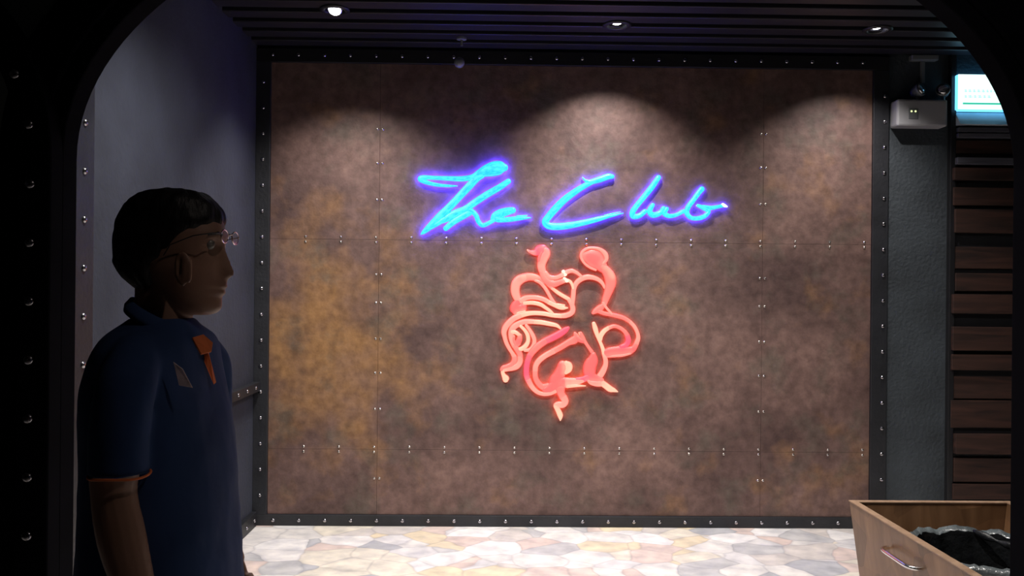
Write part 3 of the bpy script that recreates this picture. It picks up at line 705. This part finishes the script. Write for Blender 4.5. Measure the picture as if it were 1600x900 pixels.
# bin with bag: stands inside the box
cx, cy = 1.725, 2.90; rr_ = .255; rz_ = .60
t2 = thing('lined_bin', 'round black bin with a shiny black liner folded over its rim inside the wooden box', 'bin', (cx, cy, .031))
bo2 = t2.location
bm = bmesh.new(); n = 40
prof = [(.175, .031), (.205, .3), (.243, .575), (.238, .575), (.198, .3), (.165, .045)]
lathe(bm, prof, (cx, cy, 0), 'z', n)
for v in bm.verts: v.co -= bo2
obj('bin_body', bm, M['black'], t2, smooth=True)
bm = bmesh.new(); n = 120; prof = [(rr_+.012, .50), (rr_+.016, .55), (rr_+.010, .59), (rr_-.004, .605), (rr_-.02, .59), (rr_-.03, .54), (rr_-.045, .45), (rr_-.07, .3), (.14, .12), (.02, .08)]
rl = []
for j, (r, h) in enumerate(prof):
    ring = []
    for k in range(n):
        a_ = 2*math.pi*k/n; q_ = Vector((math.cos(a_)*3, math.sin(a_)*3, h*4)); fold = abs(math.sin(a_*9+3*noise.noise(q_*.7)))
        s = (.006*noise.noise(q_*2.1)+.005*noise.noise(q_*7)+.004*(fold-.5))*(1 if j < 8 else .4)
        ring.append(Vector((cx+math.cos(a_)*(r+s), cy+math.sin(a_)*(r+s), h+(.010*noise.noise(q_*1.1+Vector((7, 0, 0)))+.009*noise.noise(q_*5)+.004*fold)*(1 if j < 6 else .3)))-bo2)
    rl.append(ring)
rings(bm, rl[4:], cap=False); f = bm.faces.new([v for v in bm.verts][-n:])
obj('bin_liner', bm, M['bag'], t2, smooth=True)
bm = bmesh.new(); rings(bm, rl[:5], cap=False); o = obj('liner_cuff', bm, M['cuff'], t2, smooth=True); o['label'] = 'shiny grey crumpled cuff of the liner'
# a twisted fold of the bag across the mouth
bm = bmesh.new()
A_ = [(1.80, 3.12, .60), (1.84, 3.04, .585), (1.88, 2.96, .58), (1.925, 2.88, .575), (1.955, 2.80, .57)]
tube(bm, [Vector(p)-bo2 for p in catmull(A_, 6)], [.004+.010*abs(math.sin(k*.5)) for k in range(len(catmull(A_, 6)))], 10, .45); obj('liner_fold', bm, M['bag'], t2, smooth=True)
# ------------------------------------------------------------------ the person
PY = 1.64
base = at(255, 450, PY)
per = thing('person', 'person in navy polo shirt with orange collar lining and glasses, standing in profile facing right', 'person', (base.x, PY, 0))
pb = per.location
def ringrow(fpx, bpx, py, hw, n=40, cy=PY, p=2.0, Y=None, nose=0, dent=0, lip=0):
    Y = Y or PY
    xf = at(fpx, py, Y).x; xb = at(bpx, py, Y).x; z = at((fpx+bpx)/2, py, Y).z
    cx_ = (xf+xb)/2; rx = (xf-xb)/2; out = []
    for k in range(n):
        a_ = 2*math.pi*k/n; c, s = math.cos(a_), math.sin(a_)
        x = cx_+rx*math.copysign(abs(c)**(2/p), c); yy = hw*math.copysign(abs(s)**(2/p), s)
        if c > 0:
            x += nose*math.exp(-(yy/.011)**2) - dent*math.exp(-((abs(yy)-.031)/.014)**2) + lip*math.exp(-(yy/.02)**2)
        out.append(Vector((x, cy+yy, z))-pb)
    return out
def interp_rows(rows, sub=4):
    """catmull through tuples"""
    out = []
    P = [rows[0]]+list(rows)+[rows[-1]]
    for i in range(1, len(P)-2):
        for k in range(sub):
            t_ = k/sub; a, b, c, d = P[i-1], P[i], P[i+1], P[i+2]
            out.append(tuple(.5*((2*b[j])+(c[j]-a[j])*t_+(2*a[j]-5*b[j]+4*c[j]-d[j])*t_*t_+(3*b[j]-a[j]-3*c[j]+d[j])*t_**3) for j in range(len(b))))
    out.append(rows[-1]); return out
def remesh(o, vox, smooth_it=4, sf=.5):
    r = o.modifiers.new('remesh', 'REMESH'); r.mode = 'VOXEL'; r.voxel_size = vox; r.use_smooth_shade = True
    s = o.modifiers.new('smooth', 'SMOOTH'); s.iterations = smooth_it; s.factor = sf
bm = bmesh.new()
px_m = PY/F
# head rows: front px, back px, py, halfwidth, nose(m), eye dent(m), lip(m)
HR = [(285, 248, 302, .022, 0, 0, 0), (318, 225, 312, .050, 0, 0, 0), (336, 208, 326, .064, 0, 0, 0), (346, 198, 345, .071, 0, 0, 0), (350.5, 194, 358, .073, 0, 0, 0), (352.5, 192, 368, .074, .001, 0, 0),
      (350, 192, 379, .074, .002, .004, 0), (349, 193, 388, .074, .004, .006, 0), (349, 196, 397, .073, .0075, .003, 0), (349, 200, 407, .072, .013, 0, 0), (348.5, 206, 417, .070, .019, 0, 0),
      (347.5, 212, 425, .067, .0235, 0, 0), (347, 216, 430, .065, .022, 0, 0), (347, 220, 436, .062, .011, 0, .001), (347, 226, 442, .059, .003, 0, .006), (346, 230, 447, .057, 0, 0, .012), (344, 236, 452, .055, 0, 0, .008), (344, 240, 457, .053, 0, 0, .011), (342, 246, 464, .050, 0, 0, .005),
      (343, 254, 474, .045, 0, 0, .004), (341, 266, 483, .038, 0, 0, .004), (336, 285, 489, .028, 0, 0, .001), (326, 300, 492, .012, 0, 0, 0)]
rl = [ringrow(f, b, y, h, 72, nose=ns, dent=dn, lip=lp, p=2.15) for f, b, y, h, ns, dn, lp in interp_rows(HR, 3)]
rings(bm, rl)
# neck
rings(bm, [ringrow(f, b, y, h, 36) for f, b, y, h in [(296, 214, 420, .05), (298, 214, 450, .052), (297, 214, 480, .053), (299, 208, 505, .056), (306, 200, 530, .065), (312, 190, 560, .075)]])
# ears
for sd in (-1, 1):
    Ye = PY+sd*.074; c_ = at(289, 419, Ye)
    pts = []
    for k in range(15):
        a_ = math.radians(-60 + k*24)
        r_ = Vector((math.cos(a_)*.0135-.002*math.sin(a_), 0, math.sin(a_)*.027-(.004 if math.sin(a_) < 0 else 0)))
        pts.append(Vector((c_.x, Ye+sd*.008, c_.z))+r_-pb)
    tube(bm, pts, .0042, 8)
    bmm = [Vector((c_.x, Ye, c_.z))-pb+Vector((.004, sd*.002, .018)), Vector((c_.x, Ye, c_.z))-pb+Vector((.002, sd*.004, 0)), Vector((c_.x, Ye, c_.z))-pb+Vector((.002, sd*.005, -.022))]
    tube(bm, bmm, [.011, .010, .008], 10)
# torso under the shirt, legs under trousers
rings(bm, [ringrow(f, b, y, h, 36) for f, b, y, h in [(300, 205, 520, .05), (306, 195, 560, .13), (312, 182, 600, .15), (322, 168, 700, .155), (330, 165, 850, .16), (330, 165, 980, .16)]])
# arms: near arm is the right arm
def W(px, py, Y): return at(px, py, Y)-pb
YN = PY-.215; YF = PY+.215
def arm(bm, Y, sgn, pts, rads):
    tube(bm, catmull(pts, 4), [r for r in [x for x in [p.x for p in catmull([(r, 0, 0) for r in rads], 4)]]], 16)
sh = [W(195, 570, PY-.15), W(190, 600, YN+.02), W(182, 700, YN), W(178, 770, YN), W(190, 840, YN), W(207, 905, YN), W(228, 975, YN), W(240, 1010, YN)]
ra = [.028, .034, .043, .037, .039, .034, .027, .025]
arm(bm, YN, -1, sh, ra)
shf = [Vector((p.x, 2*(PY-pb.y)-p.y, p.z)) for p in sh]
arm(bm, YF, 1, shf, ra)
# hands
def hand(bm, wr, sd):
    dn = Vector((.10, 0, -1)).normalized(); fwd = Vector((1, 0, .1)).normalized(); inn = Vector((0, -sd, 0))
    tube(bm, [wr, wr+dn*.03, wr+dn*.06, wr+dn*.09], [.024, .030, .036, .034], 14, .5)
    for q_, (o_, L_) in enumerate(((.027, .072), (.009, .080), (-.009, .074), (-.026, .058))):
        a_ = wr+dn*.085+fwd*o_
        tube(bm, [a_, a_+dn*L_*.45+inn*.006, a_+dn*L_*.78+inn*.018, a_+dn*L_*.97+inn*.032], [.0092, .0085, .0078, .006], 9)
    a_ = wr+dn*.03+fwd*.026
    tube(bm, [a_, a_+dn*.025+fwd*.018+inn*.012, a_+dn*.05+fwd*.024+inn*.02, a_+dn*.07+fwd*.022+inn*.026], [.013, .011, .0095, .007], 9)
hand(bm, sh[-1], -1); hand(bm, shf[-1], 1)
for sd in (-1, 1):
    tube(bm, [Vector((0, sd*.09, .95)), Vector((.01, sd*.10, .70)), Vector((.015, sd*.10, .48)), Vector((0, sd*.10, .30)), Vector((-.015, sd*.10, .07))], [.075, .07, .052, .05, .035], 16)
bmesh.ops.recalc_face_normals(bm, faces=bm.faces)
body = obj('body', bm, M['skin'], per); remesh(body, .0035, 3)
# eyes, lips
for sd in (-1, 1):
    c_ = W(345, 383, PY)
    bm = bmesh.new(); bmesh.ops.create_uvsphere(bm, u_segments=20, v_segments=12, radius=.0115); bmesh.ops.translate(bm, verts=bm.verts, vec=(c_.x-.0125, sd*.031, c_.z)); obj('eye', bm, M['eye'], body, smooth=True)
# hair
HA = [(290, 254, 296, 0.0213), (316, 228, 301, 0.0504), (333, 211, 311, 0.0669), (343, 199, 324, 0.0757), (348.5, 191, 339, 0.0795), (347, 187, 350, 0.0815), (339, 185, 361, 0.0815), (329, 183, 375, 0.0815), (321, 183, 390, 0.0805), (312, 184, 402, 0.0786), (284, 186, 411, 0.0776), (274, 193, 424, 0.0747), (268, 203, 437, 0.0679), (262, 215, 447, 0.0582), (252, 228, 454, 0.0436)]
bm = bmesh.new()
rings(bm, [ringrow(f, b, y, h, 72, p=2.2) for f, b, y, h in interp_rows(HA, 4)])
for v in bm.verts:
    v.co += v.normal*0
bm.normal_update()
for v in bm.verts: v.co += v.normal*.004*noise.noise(Vector((v.co.x*60, v.co.y*60, v.co.z*25)))
obj('hair', bm, M['hair'], per, smooth=True)
# eyebrow
for sd in (-1, 1):
    c_ = W(350, 368, PY)
    bm = bmesh.new(); tube(bm, [Vector((c_.x+.001, sd*.014, c_.z)), Vector((c_.x-.001, sd*.03, c_.z+.003)), Vector((c_.x-.014, sd*.048, c_.z-.002))], [.002, .003, .0015], 8); obj('eyebrow', bm, M['hair'], body)
# glasses
gx = W(361, 371, PY)
t3 = bpy.data.objects.new('glasses', None); COL.objects.link(t3); t3.parent = per
for sd in (-1, 1):
    cc = Vector((gx.x-.002, sd*.032, gx.z))
    pts = [cc+Vector((0, math.cos(a)*.020, math.sin(a)*.0125)) for a in [2*math.pi*k/32 for k in range(32)]]
    bm = bmesh.new(); tube(bm, pts+[pts[0]], .0014, 8); obj('lens_rim', bm, M['frame'], t3, smooth=True)
    bm = bmesh.new(); rings(bm, [[p_+Vector((-.0006, 0, 0)) for p_ in pts], [p_+Vector((.0006, 0, 0)) for p_ in pts]]); obj('lens', bm, M['glass'], t3)
    bm = bmesh.new(); e_ = W(292, 386, PY)
    tube(bm, [cc+Vector((0, sd*.024, .004)), cc+Vector((-.006, sd*.044, .004)), Vector(((gx.x+e_.x)/2, sd*.083, gx.z-.002)), Vector((e_.x, sd*.084, e_.z)), Vector((e_.x-.012, sd*.083, e_.z-.02))], .0011, 8); obj('temple_arm', bm, M['black'], t3, smooth=True)
bm = bmesh.new(); cc = Vector((gx.x, 0, gx.z+.003)); tube(bm, [cc+Vector((-.002, -.009, 0)), cc+Vector((.002, 0, .003)), cc+Vector((-.002, .009, 0))], .0014, 8); obj('bridge', bm, M['frame'], t3, smooth=True)
# shirt
SR = [(300, 208, 496, .062), (309, 194, 508, .095), (319, 180, 522, .145), (324, 174, 540, .180), (329, 166, 565, .190), (335, 160, 600, .20), (345, 156, 650, .20), (352, 156, 700, .198), (357, 155, 760, .198), (361, 152, 820, .202), (366, 144, 900, .206), (371, 132, 955, .208), (372, 133, 985, .208)]
bm = bmesh.new()
rings(bm, [ringrow(f, b, y, h, 48, p=2.3) for f, b, y, h in interp_rows(SR, 3)])
sl = [W(222, 552, PY-.11), W(208, 570, PY-.155), W(196, 605, YN+.01), W(189, 660, YN), W(187, 740, YN)]
sr = [.045, .047, .047, .048, .048]
for S_ in (sl, [Vector((p.x, 2*(PY-pb.y)-p.y, p.z)) for p in sl]):
    tube(bm, catmull(S_, 4), [p.x for p in catmull([(r, 0, 0) for r in sr], 4)], 20)
# soft folds
bm.normal_update()
bmesh.ops.recalc_face_normals(bm, faces=bm.faces)
shirt = obj('polo_shirt', bm, M['navy'], per); remesh(shirt, .006, 6)
tx = bpy.data.textures.new('folds', 'CLOUDS'); tx.noise_scale = .14
d = shirt.modifiers.new('folds', 'DISPLACE'); d.texture = tx; d.strength = .012; d.mid_level = .5
# sleeve piping
for yy in (YN, 2*PY-YN):
    c_ = W(187, 741, YN); c_.y = yy-PY
    bm = bmesh.new(); pts = [c_+Vector((math.cos(a)*.049, math.sin(a)*.049, .0015*math.sin(3*a))) for a in [2*math.pi*k/32 for k in range(33)]]
    tube(bm, pts, .0022, 8); obj('sleeve_piping', bm, M['orange'], shirt, smooth=True)
# collar: folded band round the neck, open at the front
def collar(name, material, r_in, drop, flare, parent, a0=math.radians(16), zo=0.0):
    bm = bmesh.new(); n = 44; cols = []
    for k in range(n+1):
        a = a0+(2*math.pi-2*a0)*k/n
        c, s = math.cos(a), math.sin(a); fr_ = (1+c)/2
        x0 = at(256, 500, PY).x-pb.x; zt_ = at(210, 464, PY).z - fr_*(at(210, 464, PY).z-at(305, 512, PY).z)
        rx, ry = .057+r_in, .060+r_in
        top = Vector((x0+c*rx, s*ry, zt_+zo)); dz = drop*(.6+.7*fr_**2)
        bot = Vector((x0+c*(rx+flare*(.35+1.15*fr_)), s*(ry+flare), zt_-dz+zo))
        mid = (top+bot)/2+Vector((c, s, 0))*.004
        cols.append([top, mid, bot, bot-Vector((c, s, 0))*.003, mid-Vector((c, s, 0))*.004, top-Vector((c, s, 0))*.004])
    rings(bm, cols); bmesh.ops.recalc_face_normals(bm, faces=bm.faces)
    return obj(name, bm, material, parent, smooth=True)
collar('collar', M['navy'], .004, .034, .020, shirt)
collar('collar_lining', M['orange'], -.003, .028, .004, shirt, math.radians(10), -.004)
# turned-back orange collar tip and placket
def patch(name, pts, thick, material, parent):
    P = [Vector(p) for p in pts]; bm = bmesh.new(); nrm = (P[1]-P[0]).cross(P[2]-P[0]).normalized()*thick
    rings(bm, [P, [p+nrm for p in P]]); bmesh.ops.recalc_face_normals(bm, faces=bm.faces); return obj(name, bm, material, parent, bevel=.001)
Yc = PY-.03
patch('collar_tip', [W(301, 527, Yc-.03), W(318, 522, Yc), W(333, 535, Yc+.005), W(331, 549, Yc-.006), W(315, 553, Yc-.024)], .004, M['orange'], shirt)
patch('placket', [W(312, 548, Yc+.005), W(325, 551, Yc+.005), W(330, 570, Yc+.01), W(337, 598, Yc+.015), W(334, 601, Yc+.005), W(322, 572, Yc)], .003, M['orange'], shirt)
Yl = PY-.165
bd = patch('badge', [W(271, 565, Yl), W(286, 576, Yl), W(302, 606, Yl+.002), W(280, 602, Yl)], -.002, M['patch'], shirt)
# trousers and shoes
bm = bmesh.new()
rings(bm, [[Vector((math.cos(a)*rx, math.sin(a)*ry, z)) for a in [2*math.pi*k/28 for k in range(28)]] for rx, ry, z in [(.12, .165, 1.02), (.125, .17, .95), (.125, .175, .88), (.11, .165, .80)]])
for sd in (-1, 1):
    tube(bm, [Vector((0, sd*.088, .90)), Vector((.01, sd*.10, .70)), Vector((.015, sd*.10, .48)), Vector((0, sd*.10, .28)), Vector((-.01, sd*.10, .05))], [.095, .088, .075, .068, .066], 18)
bmesh.ops.recalc_face_normals(bm, faces=bm.faces)
tr = obj('trousers', bm, M['trousers'], per); remesh(tr, .008, 4)
for sd in (-1, 1):
    bm = bmesh.new(); y_ = sd*.10
    rr2 = []
    for x, hw, h in [(-.085, .018, .045), (-.075, .033, .075), (-.03, .038, .09), (.02, .038, .075), (.08, .045, .055), (.13, .045, .045), (.165, .032, .035), (.178, .012, .02)]:
        rr2.append([Vector((x, y_+hw*math.cos(a)*(1 if math.sin(a) > 0 else 1.05), max(.002, h*.5+h*.5*math.sin(a)))) for a in [2*math.pi*k/20 for k in range(20)]])
    rings(bm, rr2); bmesh.ops.recalc_face_normals(bm, faces=bm.faces); obj('shoe', bm, M['leather'], per, smooth=True)
